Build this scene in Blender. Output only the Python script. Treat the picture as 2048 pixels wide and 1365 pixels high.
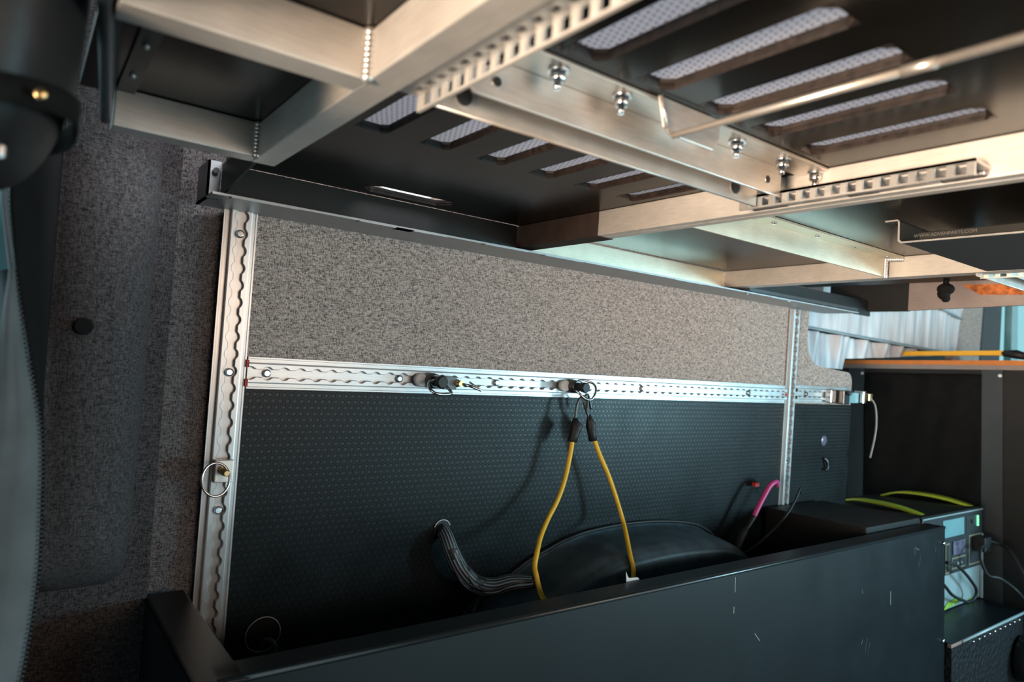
import bpy, bmesh, math, random
from mathutils import Vector, Matrix
random.seed(7)
S = bpy.context.scene
C = S.collection
for o in list(bpy.data.objects):
    bpy.data.objects.remove(o)
# ------------------------------------------------------------------ camera, world, lights, exposure
cd = bpy.data.cameras.new('camera'); cam = bpy.data.objects.new('camera', cd); C.objects.link(cam)
cd.sensor_fit = 'HORIZONTAL'; cd.sensor_width = 36.0; cd.lens = 1351.0/2048.0*36.0
cd.clip_start = 0.02; cd.clip_end = 60
M3 = Matrix(((0.80592574, -0.06962641, -0.58790803), (-0.58773385, 0.02513562, -0.80866379), (0.07108179, 0.99725642, -0.02066436)))
cam.matrix_world = M3.to_4x4()
cd.dof.use_dof = True; cd.dof.focus_distance = 1.12; cd.dof.aperture_fstop = 4.5
S.camera = cam
S.view_settings.view_transform = 'Standard'; S.view_settings.look = 'None'
S.view_settings.gamma = 1.0; S.view_settings.exposure = 0.0
S.view_settings.use_curve_mapping = False
S.cycles.use_denoising = True
S.cycles.max_bounces = 6; S.cycles.diffuse_bounces = 3; S.cycles.glossy_bounces = 4
S.cycles.caustics_reflective = False; S.cycles.caustics_refractive = False
S.cycles.sample_clamp_indirect = 3.0

W = bpy.data.worlds.new('daylight'); S.world = W; W.use_nodes = True
bgn = W.node_tree.nodes['Background']
bgn.inputs[0].default_value = (0.62, 0.86, 0.92, 1); bgn.inputs[1].default_value = 1.2

def area(name, loc, target, sx, sy, power, color):
    ld = bpy.data.lights.new(name, 'AREA'); ld.shape = 'RECTANGLE'; ld.size = sx; ld.size_y = sy
    ld.energy = power; ld.color = color
    lo = bpy.data.objects.new(name, ld); C.objects.link(lo); lo.location = loc
    lo.rotation_euler = (Vector(target) - Vector(loc)).to_track_quat('-Z', 'Y').to_euler()
    return lo
# daylight through the wide open sliding door on the other side of the van
area('sliding_door_daylight', (2.30, -0.97, -0.45), (1.9, 1.0, -0.25), 1.3, 0.65, 5.5, (0.55, 0.88, 1.0))
# added warm fill light for the upper wall fabric and beams
area('added_warm_fill', (0.80, -0.92, 0.10), (0.7, 1.0, 0.08), 1.0, 0.30, 8.0, (1.0, 0.70, 0.50))
# brightest part of the doorway, further forward, throws the cord's shadow
area('doorway_sky', (3.05, -0.95, -0.06), (1.15, 1.05, -0.25), 0.34, 0.45, 40, (0.46, 0.85, 1.0))
# warm low sun coming in through the rear doors behind the camera
l = area('rear_door_sun', (-0.95, -0.05, -0.20), (1.12, 0.44, 0.21), 0.45, 0.35, 4.6, (1.0, 0.74, 0.52)); l.data.spread = math.radians(36)
# added light above the shelf, brightens the perforated lining from behind
area('added_lining_backlight', (0.45, 0.42, 0.66), (0.45, 0.42, 0.0), 0.5, 0.7, 12, (0.97, 0.97, 1.0))

# ------------------------------------------------------------------ materials
def nm(name):
    m = bpy.data.materials.new(name); m.use_nodes = True
    nt = m.node_tree; b = nt.nodes['Principled BSDF']
    return m, nt, b
def setp(b, col, rough=.5, metal=0., spec=.5):
    b.inputs['Base Color'].default_value = (*col, 1); b.inputs['Roughness'].default_value = rough
    b.inputs['Metallic'].default_value = metal; b.inputs['Specular IOR Level'].default_value = spec
def tc(nt, scale=(1, 1, 1), out='Object'):
    t = nt.nodes.new('ShaderNodeTexCoord'); mp = nt.nodes.new('ShaderNodeMapping')
    mp.inputs['Scale'].default_value = scale; nt.links.new(t.outputs[out], mp.inputs[0]); return mp.outputs[0]
def noise(nt, vec, scale, detail=2, rough=.5):
    n = nt.nodes.new('ShaderNodeTexNoise'); n.inputs['Scale'].default_value = scale
    n.inputs['Detail'].default_value = detail; n.inputs['Roughness'].default_value = rough
    nt.links.new(vec, n.inputs['Vector']); return n.outputs['Fac']
def ramp(nt, fac, stops):
    r = nt.nodes.new('ShaderNodeValToRGB'); e = r.color_ramp.elements
    while len(e) < len(stops): e.new(.5)
    for k, (p, c) in enumerate(stops):
        e[k].position = p; e[k].color = (*c, 1) if len(c) == 3 else c
    nt.links.new(fac, r.inputs[0]); return r.outputs[0]
def mth(nt, op, a, b=None, c=None, clamp=False):
    n = nt.nodes.new('ShaderNodeMath'); n.operation = op; n.use_clamp = clamp
    for i, v in enumerate((a, b, c)):
        if v is None: continue
        if isinstance(v, (int, float)): n.inputs[i].default_value = v
        else: nt.links.new(v, n.inputs[i])
    return n.outputs[0]
def bump(nt, b, h, dist, strength=1.0):
    n = nt.nodes.new('ShaderNodeBump'); n.inputs['Distance'].default_value = dist; n.inputs['Strength'].default_value = strength
    nt.links.new(h, n.inputs['Height']); nt.links.new(n.outputs[0], b.inputs['Normal'])
def simple(name, col, rough=.5, metal=0., spec=.5, var=.12, vs=25.0, bmp=0.0, bs=300.0):
    m, nt, b = nm(name); setp(b, col, rough, metal, spec)
    v = tc(nt); f = noise(nt, v, vs, 3)
    lo = tuple(c*(1-var) for c in col); hi = tuple(min(1, c*(1+var)) for c in col)
    nt.links.new(ramp(nt, f, [(.3, lo), (.7, hi)]), b.inputs['Base Color'])
    if bmp: bump(nt, b, noise(nt, v, bs, 2), bmp)
    return m
def metal(name, col, rough, met=.8, streak=(3, 3, 90), sm=.10, bmp=.00004):
    m, nt, b = nm(name); setp(b, col, rough, met)
    f = noise(nt, tc(nt, streak), 12, 4, .6); g = noise(nt, tc(nt), 14, 4, .6)
    mix = mth(nt, 'MULTIPLY_ADD', f, .5, mth(nt, 'MULTIPLY', g, .5))
    lo = tuple(c*.80 for c in col); hi = tuple(min(1, c*1.1) for c in col)
    nt.links.new(ramp(nt, mix, [(.3, lo), (.68, hi)]), b.inputs['Base Color'])
    r = mth(nt, 'MULTIPLY_ADD', g, 2*sm, rough - sm); nt.links.new(r, b.inputs['Roughness'])
    bump(nt, b, f, bmp)
    return m
def weave(name, dark, light, sc=1.0, amp=.0005):
    m, nt, b = nm(name); setp(b, light, .9, 0, .15)
    a = noise(nt, tc(nt, (1.0*sc, 1.0*sc, .22*sc)), 720, 2, .6)
    c = noise(nt, tc(nt, (.22*sc, .22*sc, 1.0*sc)), 720, 2, .6)
    d = noise(nt, tc(nt, (sc, sc, sc)), 900, 1, .5)
    h = mth(nt, 'ADD', mth(nt, 'MULTIPLY', mth(nt, 'ADD', a, c), .36), mth(nt, 'MULTIPLY', d, .28))
    nt.links.new(ramp(nt, h, [(.40, dark), (.60, light)]), b.inputs['Base Color'])
    bump(nt, b, h, amp); return m
def hexrubber(name, col, pitch=.0112):
    m, nt, b = nm(name); setp(b, col, .36, 0, .34)
    s = nt.nodes.new('ShaderNodeSeparateXYZ'); nt.links.new(tc(nt), s.inputs[0])
    px = mth(nt, 'DIVIDE', s.outputs['X'], pitch); pz = mth(nt, 'DIVIDE', s.outputs['Z'], pitch)
    def cell(ox, oz):
        u = mth(nt, 'SUBTRACT', mth(nt, 'FLOORED_MODULO', mth(nt, 'ADD', px, ox), 1.0), .5)
        w = mth(nt, 'SUBTRACT', mth(nt, 'FLOORED_MODULO', mth(nt, 'ADD', pz, oz), 1.7320508), .8660254)
        au = mth(nt, 'ABSOLUTE', u); aw = mth(nt, 'ABSOLUTE', w)
        return mth(nt, 'MAXIMUM', au, mth(nt, 'ADD', mth(nt, 'MULTIPLY', au, .5), mth(nt, 'MULTIPLY', aw, .8660254)))
    d = mth(nt, 'MINIMUM', cell(0, 0), cell(.5, .8660254))
    r = nt.nodes.new('ShaderNodeValToRGB'); e = r.color_ramp.elements
    e[0].position = .26; e[0].color = (.30, .30, .30, 1); e[1].position = .34; e[1].color = (1, 1, 1, 1)
    for p, v in ((.41, 1.0), (.455, .05)):
        k = e.new(p); k.color = (v, v, v, 1)
    nt.links.new(d, r.inputs[0])
    g = noise(nt, tc(nt), 9, 4, .6)
    nt.links.new(ramp(nt, g, [(.3, tuple(c*.8 for c in col)), (.72, tuple(c*1.3 for c in col))]), b.inputs['Base Color'])
    nt.links.new(mth(nt, 'MULTIPLY_ADD', g, .2, .28), b.inputs['Roughness'])
    bump(nt, b, r.outputs[0], .0013); return m
def perforated(name, col, hole, pitch=.0060):
    m, nt, b = nm(name); setp(b, col, .8, 0, .2)
    s = nt.nodes.new('ShaderNodeSeparateXYZ'); nt.links.new(tc(nt), s.inputs[0])
    row = mth(nt, 'FLOOR', mth(nt, 'DIVIDE', s.outputs['Y'], pitch))
    off = mth(nt, 'MULTIPLY', mth(nt, 'FLOORED_MODULO', row, 2.0), .5)
    u = mth(nt, 'SUBTRACT', mth(nt, 'FRACT', mth(nt, 'ADD', mth(nt, 'DIVIDE', s.outputs['X'], pitch), off)), .5)
    w = mth(nt, 'SUBTRACT', mth(nt, 'FRACT', mth(nt, 'DIVIDE', s.outputs['Y'], pitch)), .5)
    d = mth(nt, 'SQRT', mth(nt, 'ADD', mth(nt, 'MULTIPLY', u, u), mth(nt, 'MULTIPLY', w, w)))
    nt.links.new(ramp(nt, d, [(.16, hole), (.22, col)]), b.inputs['Base Color']); return m
def scratched(name, col, rough, spec, amt, mark):
    m, nt, b = nm(name); setp(b, col, rough, 0, spec)
    g = noise(nt, tc(nt), 6, 4, .6)
    base = ramp(nt, g, [(.3, tuple(c*.85 for c in col)), (.7, tuple(c*1.15 for c in col))])
    v = nt.nodes.new('ShaderNodeTexVoronoi'); v.inputs['Scale'].default_value = 9; v.feature = 'DISTANCE_TO_EDGE'
    mp = tc(nt, (1.0, 1.0, .35)); wn = nt.nodes.new('ShaderNodeTexNoise'); wn.inputs['Scale'].default_value = 7
    nt.links.new(mp, wn.inputs['Vector']); nt.links.new(wn.outputs['Color'], v.inputs['Vector'])
    line = mth(nt, 'LESS_THAN', v.outputs['Distance'], .0035)
    msk = mth(nt, 'GREATER_THAN', noise(nt, tc(nt), 11, 2), amt)
    f = mth(nt, 'MULTIPLY', line, msk)
    mx = nt.nodes.new('ShaderNodeMix'); mx.data_type = 'RGBA'; nt.links.new(f, mx.inputs[0])
    nt.links.new(base, mx.inputs[6]); mx.inputs[7].default_value = (*mark, 1)
    nt.links.new(mx.outputs[2], b.inputs['Base Color'])
    nt.links.new(mth(nt, 'MULTIPLY_ADD', g, .16, rough-.08), b.inputs['Roughness']); return m
def braid(name):
    m, nt, b = nm(name); setp(b, (.03, .03, .03), .5, 0, .5)
    t = nt.nodes.new('ShaderNodeTexCoord'); s = nt.nodes.new('ShaderNodeSeparateXYZ'); nt.links.new(t.outputs['UV'], s.inputs[0])
    a = mth(nt, 'FRACT', mth(nt, 'MULTIPLY', s.outputs['X'], 16))
    c = mth(nt, 'FRACT', mth(nt, 'MULTIPLY', s.outputs['Y'], 46))
    h = mth(nt, 'MULTIPLY', mth(nt, 'GREATER_THAN', a, .55), mth(nt, 'GREATER_THAN', c, .25))
    n = noise(nt, tc(nt), 40, 2); h = mth(nt, 'MULTIPLY', h, mth(nt, 'GREATER_THAN', n, .42))
    nt.links.new(ramp(nt, h, [(.1, (.012, .013, .015)), (.9, (.30, .36, .40))]), b.inputs['Base Color'])
    bump(nt, b, h, .001); return m
def emit(name, col, st):
    m, nt, b = nm(name); setp(b, col, .4)
    b.inputs['Emission Color'].default_value = (*col, 1); b.inputs['Emission Strength'].default_value = st
    return m
def pleated(name, c0, c1):
    m, nt, b = nm(name); setp(b, c1, .45, 0, .5)
    f = noise(nt, tc(nt, (1, 1, .15)), 26, 3); nt.links.new(ramp(nt, f, [(.3, c0), (.7, c1)]), b.inputs['Base Color'])
    b.inputs['Sheen Weight'].default_value = .3; return m

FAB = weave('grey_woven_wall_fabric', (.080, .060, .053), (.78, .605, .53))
FAB2 = weave('grey_woven_fabric_shaded_pillar', (.014, .0125, .013), (.10, .092, .095))  # wall fabric again, shade on the pillar and recess painted into the colour
FAB3 = weave('grey_woven_fabric_shaded_strip', (.030, .026, .027), (.27, .245, .25))  # wall fabric again, darkened to carry the shade left of the track
HEX = hexrubber('black_hexagon_rubber', (.0055, .0095, .0115))
ALU = metal('brushed_aluminium', (.78, .74, .70), .42, .62, (40, 3, 40))
ALX = metal('brushed_aluminium_lengthwise', (.78, .74, .70), .42, .62, (3, 40, 40))
ALP = metal('mill_aluminium_plate', (.72, .67, .62), .34, .80, (3, 40, 30))
TRK = metal('machined_track_aluminium_upright', (.60, .61, .62), .34, .60, (60, 60, 3))
TRKX = metal('machined_track_aluminium_lengthwise', (.60, .61, .62), .34, .60, (3, 60, 60))
ANG = metal('dull_ledge_aluminium', (.42, .43, .44), .45, .7, (3, 40, 40))
WLD = metal('weld_bead_metal', (.80, .78, .76), .28, .8, (9, 9, 9))
WLDD = metal('sooty_weld_bead', (.33, .32, .32), .33, .8, (9, 9, 9))
DECK = simple('black_coated_deck', (.0075, .0062, .005), .24, 0, .17, .15, 10)
PLY = simple('dark_brown_cut_edge', (.020, .0135, .0115), .45, 0, .35, .6, 160)
BLK = scratched('black_powder_coat', (.0050, .0088, .0115), .38, .27, .68, (.30, .36, .38))
BLE = simple('polished_black_fold', (.012, .018, .022), .30, 0, .75, .1)
BLKD = simple('matte_black_board', (.013, .013, .013), .5, 0, .3)
PLA = simple('black_moulded_plastic', (.050, .080, .100), .42, 0, .6, .35, 30, .00006, 900)
CLO = simple('black_cloth', (.0065, .0065, .0065), .85, 0, .15, .2, 30, .0004, 500)
LEA = simple('black_leatherette', (.012, .011, .011), .46, 0, .25, .2, 16, .0004, 60)
ALY = metal('warm_reflection_aluminium_lengthwise', (.78, .71, .56), .40, .66, (3, 40, 40))  # same aluminium, warm reflections painted into the base colour
PERF = perforated('perforated_grey_lining', (.56, .56, .585), (.025, .025, .03))
nt = PERF.node_tree; bb = nt.nodes['Principled BSDF']; tr_ = nt.nodes.new('ShaderNodeBsdfTranslucent'); mx_ = nt.nodes.new('ShaderNodeMixShader'); mx_.inputs[0].default_value = .5
nt.links.new(bb.inputs['Base Color'].links[0].from_socket, tr_.inputs[0]); nt.links.new(bb.outputs[0], mx_.inputs[1]); nt.links.new(tr_.outputs[0], mx_.inputs[2]); nt.links.new(mx_.outputs[0], nt.nodes['Material Output'].inputs[0])
STL = metal('polished_steel', (.75, .76, .78), .18, 1.0, (9, 9, 9), .05)
STD = metal('blackened_steel', (.10, .10, .105), .32, .8, (9, 9, 9), .05)
BRS = metal('brass', (.72, .50, .24), .28, 1.0, (9, 9, 9), .05)
ORG = simple('orange_elastic_cord', (1.0, .54, .05), .45, 0, .3, .06, 60, .0003, 900)
ORS = simple('orange_strip', (.62, .21, .05), .5, 0, .3, .1)
ORD = simple('rust_orange_print', (.42, .12, .03), .6, 0, .3, .5, 90)
RUB = simple('black_rubber', (.016, .016, .017), .5, 0, .4, .1)
WHT = simple('white_nylon', (.80, .80, .80), .45, 0, .5, .03)
WTR, nt, b = nm('translucent_white_sheet'); setp(b, (.85, .85, .85), .6)
b.inputs['Transmission Weight'].default_value = 0.0
tr_ = nt.nodes.new('ShaderNodeBsdfTranslucent'); tr_.inputs[0].default_value = (.9, .9, .9, 1); nt.links.new(tr_.outputs[0], nt.nodes['Material Output'].inputs[0])
RED = simple('red_tape', (.50, .03, .02), .5, 0, .4, .1)
MAG = simple('magenta_cable_jacket', (.60, .06, .24), .4, 0, .5, .06)
LIM = simple('lime_green_handle', (.42, .46, .03), .4, 0, .5, .06)
LIG = simple('bright_green_mark', (.30, .52, .06), .5, 0, .4, .4, 90)
SIL = simple('silver_grey_case', (.36, .46, .48), .4, .1, .5, .04)
DGR = simple('dark_grey_case', (.035, .042, .048), .42, 0, .5, .1)
LED = emit('green_charge_light', (.25, .95, .50), 1.1)
SCR = simple('display_glass', (.16, .15, .22), .2, 0, .6, .5, 40)
TAN = simple('tan_outline_print', (.26, .24, .17), .5, 0, .4, .1)
CUR = pleated('silver_pleated_curtain', (.46, .42, .44), (.82, .80, .82))
SEA = simple('curtain_seam_tape', (.30, .35, .37), .6, 0, .3)
DKG = simple('dark_grey_seal', (.030, .034, .038), .5, 0, .3)
BRN = metal('taupe_aluminium_panel', (.32, .26, .24), .45, .5, (40, 3, 40))
TAP = simple('dark_brown_gaffer_tape', (.040, .028, .024), .75, 0, .2, .2, 40, .0004, 400)
CEIL = simple('dark_headliner', (.02, .02, .02), .8)
FLR = simple('dark_rubber_floor', (.03, .03, .03), .6)
CYA = simple('teal_painted_metal', (.25, .48, .52), .35, .2, .5, .1, 12)
HOS = simple('grey_ribbed_hose', (.10, .13, .14), .5, 0, .4)
GFL = simple('grey_curtain_lining', (.11, .12, .125), .7, 0, .3, .25, 14, .0006, 120)
BEI = simple('copper_trim_edge', (.42, .28, .24), .4, .3, .5)
WST = simple('white_webbing', (.62, .64, .64), .7, 0, .2, .1)
LET = simple('grey_stamped_lettering', (.10, .10, .10), .5)
m, nt, b = nm('side_window_glass'); setp(b, (.42, .66, .68), .05); b.inputs['Transmission Weight'].default_value = 1.0
b.inputs['IOR'].default_value = 1.05; GLS = m
m, nt, b = nm('diamond_plate'); setp(b, (.05, .055, .06), .35, .7)
vv = nt.nodes.new('ShaderNodeTexVoronoi'); vv.inputs['Scale'].default_value = 70; nt.links.new(tc(nt, (1, 1, 1)), vv.inputs['Vector'])
bump(nt, b, vv.outputs['Distance'], .003); DIA = m

# ------------------------------------------------------------------ building helpers
class MB:
    def __init__(s): s.bm = bmesh.new(); s.uv = None
    def box(s, x0, x1, y0, y1, z0, z1, xf=None):
        v = [Vector((x, y, z)) for z in (z0, z1) for y in (y0, y1) for x in (x0, x1)]
        if xf: v = [xf(p) for p in v]
        v = [s.bm.verts.new(p) for p in v]
        for q in ((0, 2, 3, 1), (4, 5, 7, 6), (0, 1, 5, 4), (1, 3, 7, 5), (3, 2, 6, 7), (2, 0, 4, 6)):
            s.bm.faces.new([v[i] for i in q])
        return s
    def hexa(s, bot, top):
        v = [s.bm.verts.new(p) for p in list(bot)+list(top)]; n = len(bot)
        s.bm.faces.new(v[:n][::-1]); s.bm.faces.new(v[n:])
        for i in range(n):
            j = (i+1) % n; s.bm.faces.new([v[i], v[j], v[n+j], v[n+i]])
        return s
    def prism(s, pts, off):
        off = Vector(off); a = [Vector(p) for p in pts]
        return s.hexa(a, [p+off for p in a])
    def tube(s, pts, r, seg=12, closed=False, cap=True):
        pts = [Vector(p) for p in pts]; n = len(pts)
        rr = r if isinstance(r, (list, tuple)) else [r]*n
        rings = []; up = None
        if s.uv is None: s.uv = s.bm.loops.layers.uv.new('UVMap')
        L = 0; ls = []
        for i, p in enumerate(pts):
            if closed: t = pts[(i+1) % n]-pts[i-1]
            else: t = pts[min(i+1, n-1)]-pts[max(i-1, 0)]
            t.normalize()
            if up is None:
                up = t.orthogonal().normalized()
            up = (up - t*up.dot(t)).normalized(); w = t.cross(up)
            if i: L += (p-pts[i-1]).length
            ls.append(L)
            rings.append([s.bm.verts.new(p+(up*math.cos(a)+w*math.sin(a))*rr[i]) for a in [2*math.pi*k/seg for k in range(seg)]])
        m_ = n if closed else n-1
        for i in range(m_):
            A, B = rings[i], rings[(i+1) % n]
            for k in range(seg):
                f = s.bm.faces.new([A[k], A[(k+1) % seg], B[(k+1) % seg], B[k]]); f.smooth = True
                l1 = ls[i]; l2 = ls[(i+1) % n]
                for lp, uvv in zip(f.loops, ((k/seg, l1*10), ((k+1)/seg, l1*10), ((k+1)/seg, l2*10), (k/seg, l2*10))): lp[s.uv].uv = uvv
        if cap and not closed:
            s.bm.faces.new(rings[0][::-1]); s.bm.faces.new(rings[-1])
        return s
    def cyl(s, a, b, r, seg=20): return s.tube([a, b], r, seg)
    def ball(s, c, r, seg=12, sc=(1, 1, 1)):
        mt = Matrix.Translation(c) @ Matrix.Diagonal((*[r*q for q in sc], 1))
        f0 = set(s.bm.faces)
        bmesh.ops.create_uvsphere(s.bm, u_segments=seg, v_segments=max(6, seg//2), radius=1, matrix=mt)
        for f in s.bm.faces:
            if f not in f0: f.smooth = True
        return s
    def grid(s, fn, nu, nv, smooth=True, closeu=False):
        V = [[s.bm.verts.new(fn(i/nu, j/nv)) for j in range(nv+1)] for i in range(nu+(0 if closeu else 1))]
        R = len(V)
        for i in range(R if closeu else R-1):
            for j in range(nv):
                f = s.bm.faces.new([V[i][j], V[(i+1) % R][j], V[(i+1) % R][j+1], V[i][j+1]]); f.smooth = smooth
        return s
    def solid(s, t):   # thickness for an open sheet
        s.bm.normal_update(); g = list(s.bm.faces)
        bmesh.ops.solidify(s.bm, geom=g, thickness=t); return s
    def build(s, name, mat, parent=None, bev=0, seg=2):
        bmesh.ops.recalc_face_normals(s.bm, faces=list(s.bm.faces))
        if parent is None:
            xs = [v.co for v in s.bm.verts]
            o_ = Vector(((min(v.x for v in xs)+max(v.x for v in xs))/2, (min(v.y for v in xs)+max(v.y for v in xs))/2, min(v.z for v in xs)))
        else:
            o_ = Vector(parent['o_']) if 'o_' in parent else Vector((0, 0, 0))
        bmesh.ops.translate(s.bm, verts=list(s.bm.verts), vec=-o_)
        me = bpy.data.meshes.new(name); s.bm.to_mesh(me); s.bm.free()
        me.materials.append(mat)
        o = bpy.data.objects.new(name, me); C.objects.link(o)
        if parent is None: o.location = o_
        else: o.parent = parent
        o['o_'] = tuple(o_)
        if bev:
            md = o.modifiers.new('bevel', 'BEVEL'); md.width = bev; md.segments = seg; md.limit_method = 'ANGLE'; md.angle_limit = math.radians(40)
        return o
def tag(o, label, cat, group=None):
    o['label'] = label; o['category'] = cat
    if group: o['group'] = group
    return o
def thing(name, loc, label, cat, group=None):
    o = bpy.data.objects.new(name, None); C.objects.link(o); o.location = loc; o['o_'] = tuple(loc); o.empty_display_size = .05
    return tag(o, label, cat, group)
def struct(o, label=None):
    o['kind'] = 'structure'
    if label: o['label'] = label
    return o
def copy_tree(root, loc):
    r = root.copy(); C.objects.link(r); r.location = loc
    for ch in list(root.children):
        c = ch.copy(); C.objects.link(c); c.parent = r
        for g in list(ch.children):
            d = g.copy(); C.objects.link(d); d.parent = c
    return r
def smoothpts(pts, n=6, closed=False):
    P_ = [Vector(p) for p in pts]; out = []; N = len(P_)
    rng = range(N) if closed else range(N-1)
    for i in rng:
        if closed: a, b_, c, d = P_[i-1], P_[i], P_[(i+1) % N], P_[(i+2) % N]
        else: a, b_, c, d = P_[max(i-1, 0)], P_[i], P_[i+1], P_[min(i+2, N-1)]
        for k in range(n):
            t = k/n
            out.append(.5*((2*b_)+(c-a)*t+(2*a-5*b_+4*c-d)*t*t+(3*b_-a-3*c+d)*t**3))
    if not closed: out.append(P_[-1])
    return out
def fur2(p):
    return Vector((p[0], p[1]+.045*(p[2]+.385), p[2]-.045*(p[1]-.792)))
def fur(p):      # cabinets stand on the floor, which is not square to the leaning wall
    return Vector((p[0], p[1]+.045*(p[2]+.35), p[2]-.045*(p[1]-.72)))

ZB, ZT = .194, .232      # underside and top of the shelf frame tubes

# ------------------------------------------------------------------ setting
struct(MB().box(-1.3, 4.4, -1.0, 1.35, -1.32, -1.28).build('floor', FLR))
struct(MB().box(-1.3, 4.4, -1.0, 1.35, .72, .76).build('ceiling', CEIL))
# wall facing the camera: fabric covered, with the opening of the side window further forward
fw = MB()
Y0, Y1 = 1.056, 1.10
fw.box(.2535, 1.80, Y0, Y1, -.079, .72)
fw.box(.2535, .262, Y0, Y1, -1.28, -.079)
fl = MB().prism([(.2535, Y0, -1.28), (.2535, Y1+.04, -1.28), (.14, Y1+.04, -1.28), (.14, Y0+.030, -1.28)], (0, 0, 2.0))  # strip angled away from the doorway so that it takes less light
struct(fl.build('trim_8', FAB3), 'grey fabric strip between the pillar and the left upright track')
# right-hand end under the window, with a rounded upper corner
pts = [(1.80, -.079), (2.06, -.079), (2.06, -.02)]
for k in range(7):
    a = math.pi/2*k/6; pts.append((2.03+.03*math.cos(a), -.013+.033*math.sin(a)))
pts += [(1.865, .030), (1.835, .042), (1.812, .065), (1.80, .10)]
fw.prism([(x, Y0, z) for x, z in pts], (0, Y1-Y0, 0))
struct(fw.build('wall_left', FAB), 'wall lined with grey woven fabric, left of the van')
struct(MB().box(2.07, 4.34, 1.46, 1.50, -1.30, .72).build('wall_left_forward', BLKD))
struct(MB().box(.262, 2.06, Y0-.003, Y1-.02, -1.28, -.079).build('trim_1', HEX), 'black hexagon pattern rubber lining the lower wall')
# rear corner pillar, padded and covered with the same fabric
prof = [(.170, 1.086), (.153, 1.078), (.144, 1.055), (.139, 1.015), (.134, .98), (.124, .95), (.108, .927), (.088, .915), (.062, .912), (.036, .920), (.014, .938), (.002, .965), (-.004, .99), (-.006, 1.06)]
prof = [(p.x, p.y) for p in smoothpts([(x, y, 0) for x, y in prof], 3)]
def pil(u, v):
    i = min(int(round(u*(len(prof)-1))), len(prof)-1); x, y = prof[i]
    z = .72 - v*1.06
    lean = .0 if z > .2 else .0
    k = max(0.0, (-.235 - z)/.11); sh = 1-math.sqrt(max(0, 1-min(k, 1)**2))
    return Vector((x - .020*(.2-z)*.35, y+(1.075-y)*sh, z))
struct(MB().grid(pil, len(prof)-1, 60).build('trim_2', FAB2), 'padded rear corner pillar in grey woven fabric with shade in its colour')
struct(MB().box(-.02, .165, 1.03, 1.10, -1.28, .72).build('trim_3', FAB2), 'grey fabric with shade in its colour, in the recess below the corner pillar')
# far wall behind the camera with the sliding door opening, rear frame
struct(MB().box(-1.3, .60, -1.04, -1.0, -1.28, .72).box(3.7, 4.4, -1.04, -1.0, -1.28, .72).box(.60, 3.7, -1.04, -1.0, .3, .72).build('wall_right', CEIL))
struct(MB().box(4.36, 4.4, -1.0, 1.35, -1.28, .0).build('wall_front', CEIL))
struct(MB().box(-.02, .0, .98, 1.35, -1.28, .72).build('wall_rear', BLKD))
# side window ahead of the partition
struct(MB().box(3.52, 4.4, 1.26, 1.265, -.02, .5).build('window_1', GLS), 'side window with pale teal daylight at the right edge')
# belt line below the front window and header above it
struct(MB().box(1.80, 4.4, 1.15, 1.26, .46, .72).build('trim_4', BLKD), 'dark header above the forward side window')

# ------------------------------------------------------------------ cargo tracks
def track(u0, u1, mp, name, mat, label, hasL=True, pitch=.0254, phase=0.0, screws=()):
    """mp(u, v, w) -> point; v across, w out of the wall"""
    o = thing(name, mp((u0+u1)/2, 0, 0), label, 'cargo track', 'aluminium cargo tracks on the wall')
    m = MB(); HW = .0240
    def strip(a, b):   # a, b: (v,w) profile points lists along u0..u1
        pa = [m.bm.verts.new(mp(u0, *q)) for q in a]; pb = [m.bm.verts.new(mp(u1, *q)) for q in a]
        n = len(a)
        for i in range(n):
            j = (i+1) % n; m.bm.faces.new([pa[i], pa[j], pb[j], pb[i]])
        m.bm.faces.new(pa); m.bm.faces.new(pb[::-1])
    strip([(-HW, 0), (HW, 0), (HW, .0022), (-HW, .0022)], None)
    for sg in (-1, 1):
        strip([(sg*.0128, .0022), (sg*.0158, .0022), (sg*.0150, .0092), (sg*.0132, .0098)], None)
        strip([(sg*.0210, .0022), (sg*HW, .0022), (sg*HW, .0036), (sg*.0216, .0036)], None)
        n = int(abs(u1-u0)/pitch*14)
        prev = None
        for i in range(n+1):
            u = u0+(u1-u0)*i/n
            d = ((u-phase+pitch/2) % pitch)-pitch/2
            h = max(.0058, math.sqrt(max(0, .0096**2-d*d)))
            ring = [m.bm.verts.new(mp(u, sg*h, .0018)), m.bm.verts.new(mp(u, sg*h, .0090)), m.bm.verts.new(mp(u, sg*(h+.0008), .0098)), m.bm.verts.new(mp(u, sg*.0136, .0098))]
            if prev:
                for k in range(3): m.bm.faces.new([prev[k], prev[k+1], ring[k+1], ring[k]])
            prev = ring
    m.build('track_body', mat, o)
    for su in screws:
        sc = MB(); sc.tube([mp(su, 0, .002), mp(su, 0, .0065), mp(su, 0, .0082)], [.0062, .0062, .0040], 20)
        sc.tube([mp(su, 0, .0083), mp(su, 0, .0084)], [.0022, .0022], 6)
        sc.build('screw', STL, o)
    return o
YW = 1.0545
vt = lambda xc: (lambda u, v, w: Vector((xc+v, YW-w, u)))
ht = lambda zc: (lambda u, v, w: Vector((u, YW-w, zc+v)))
track(-.62, .1835, vt(.2525), 'cargo_track', TRK, 'long upright aluminium cargo track at the left, beside the corner pillar', phase=.150, screws=(.150, -.055, -.258))
track(-.42, .180, vt(1.7235), 'cargo_track', TRK, 'upright aluminium cargo track at the far right end of the wall', phase=.02, screws=(.16, -.24))
h1 = track(.279, 1.698, ht(-.0545), 'cargo_track', TRKX, 'long horizontal aluminium cargo track between the two upright tracks', phase=.307, screws=(.307, .530, .734, 1.134, 1.53))
h2 = track(1.749, 2.045, ht(-.0510), 'cargo_track', TRKX, 'short horizontal cargo track right of the far upright track', phase=1.76, screws=(1.80,))
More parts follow.
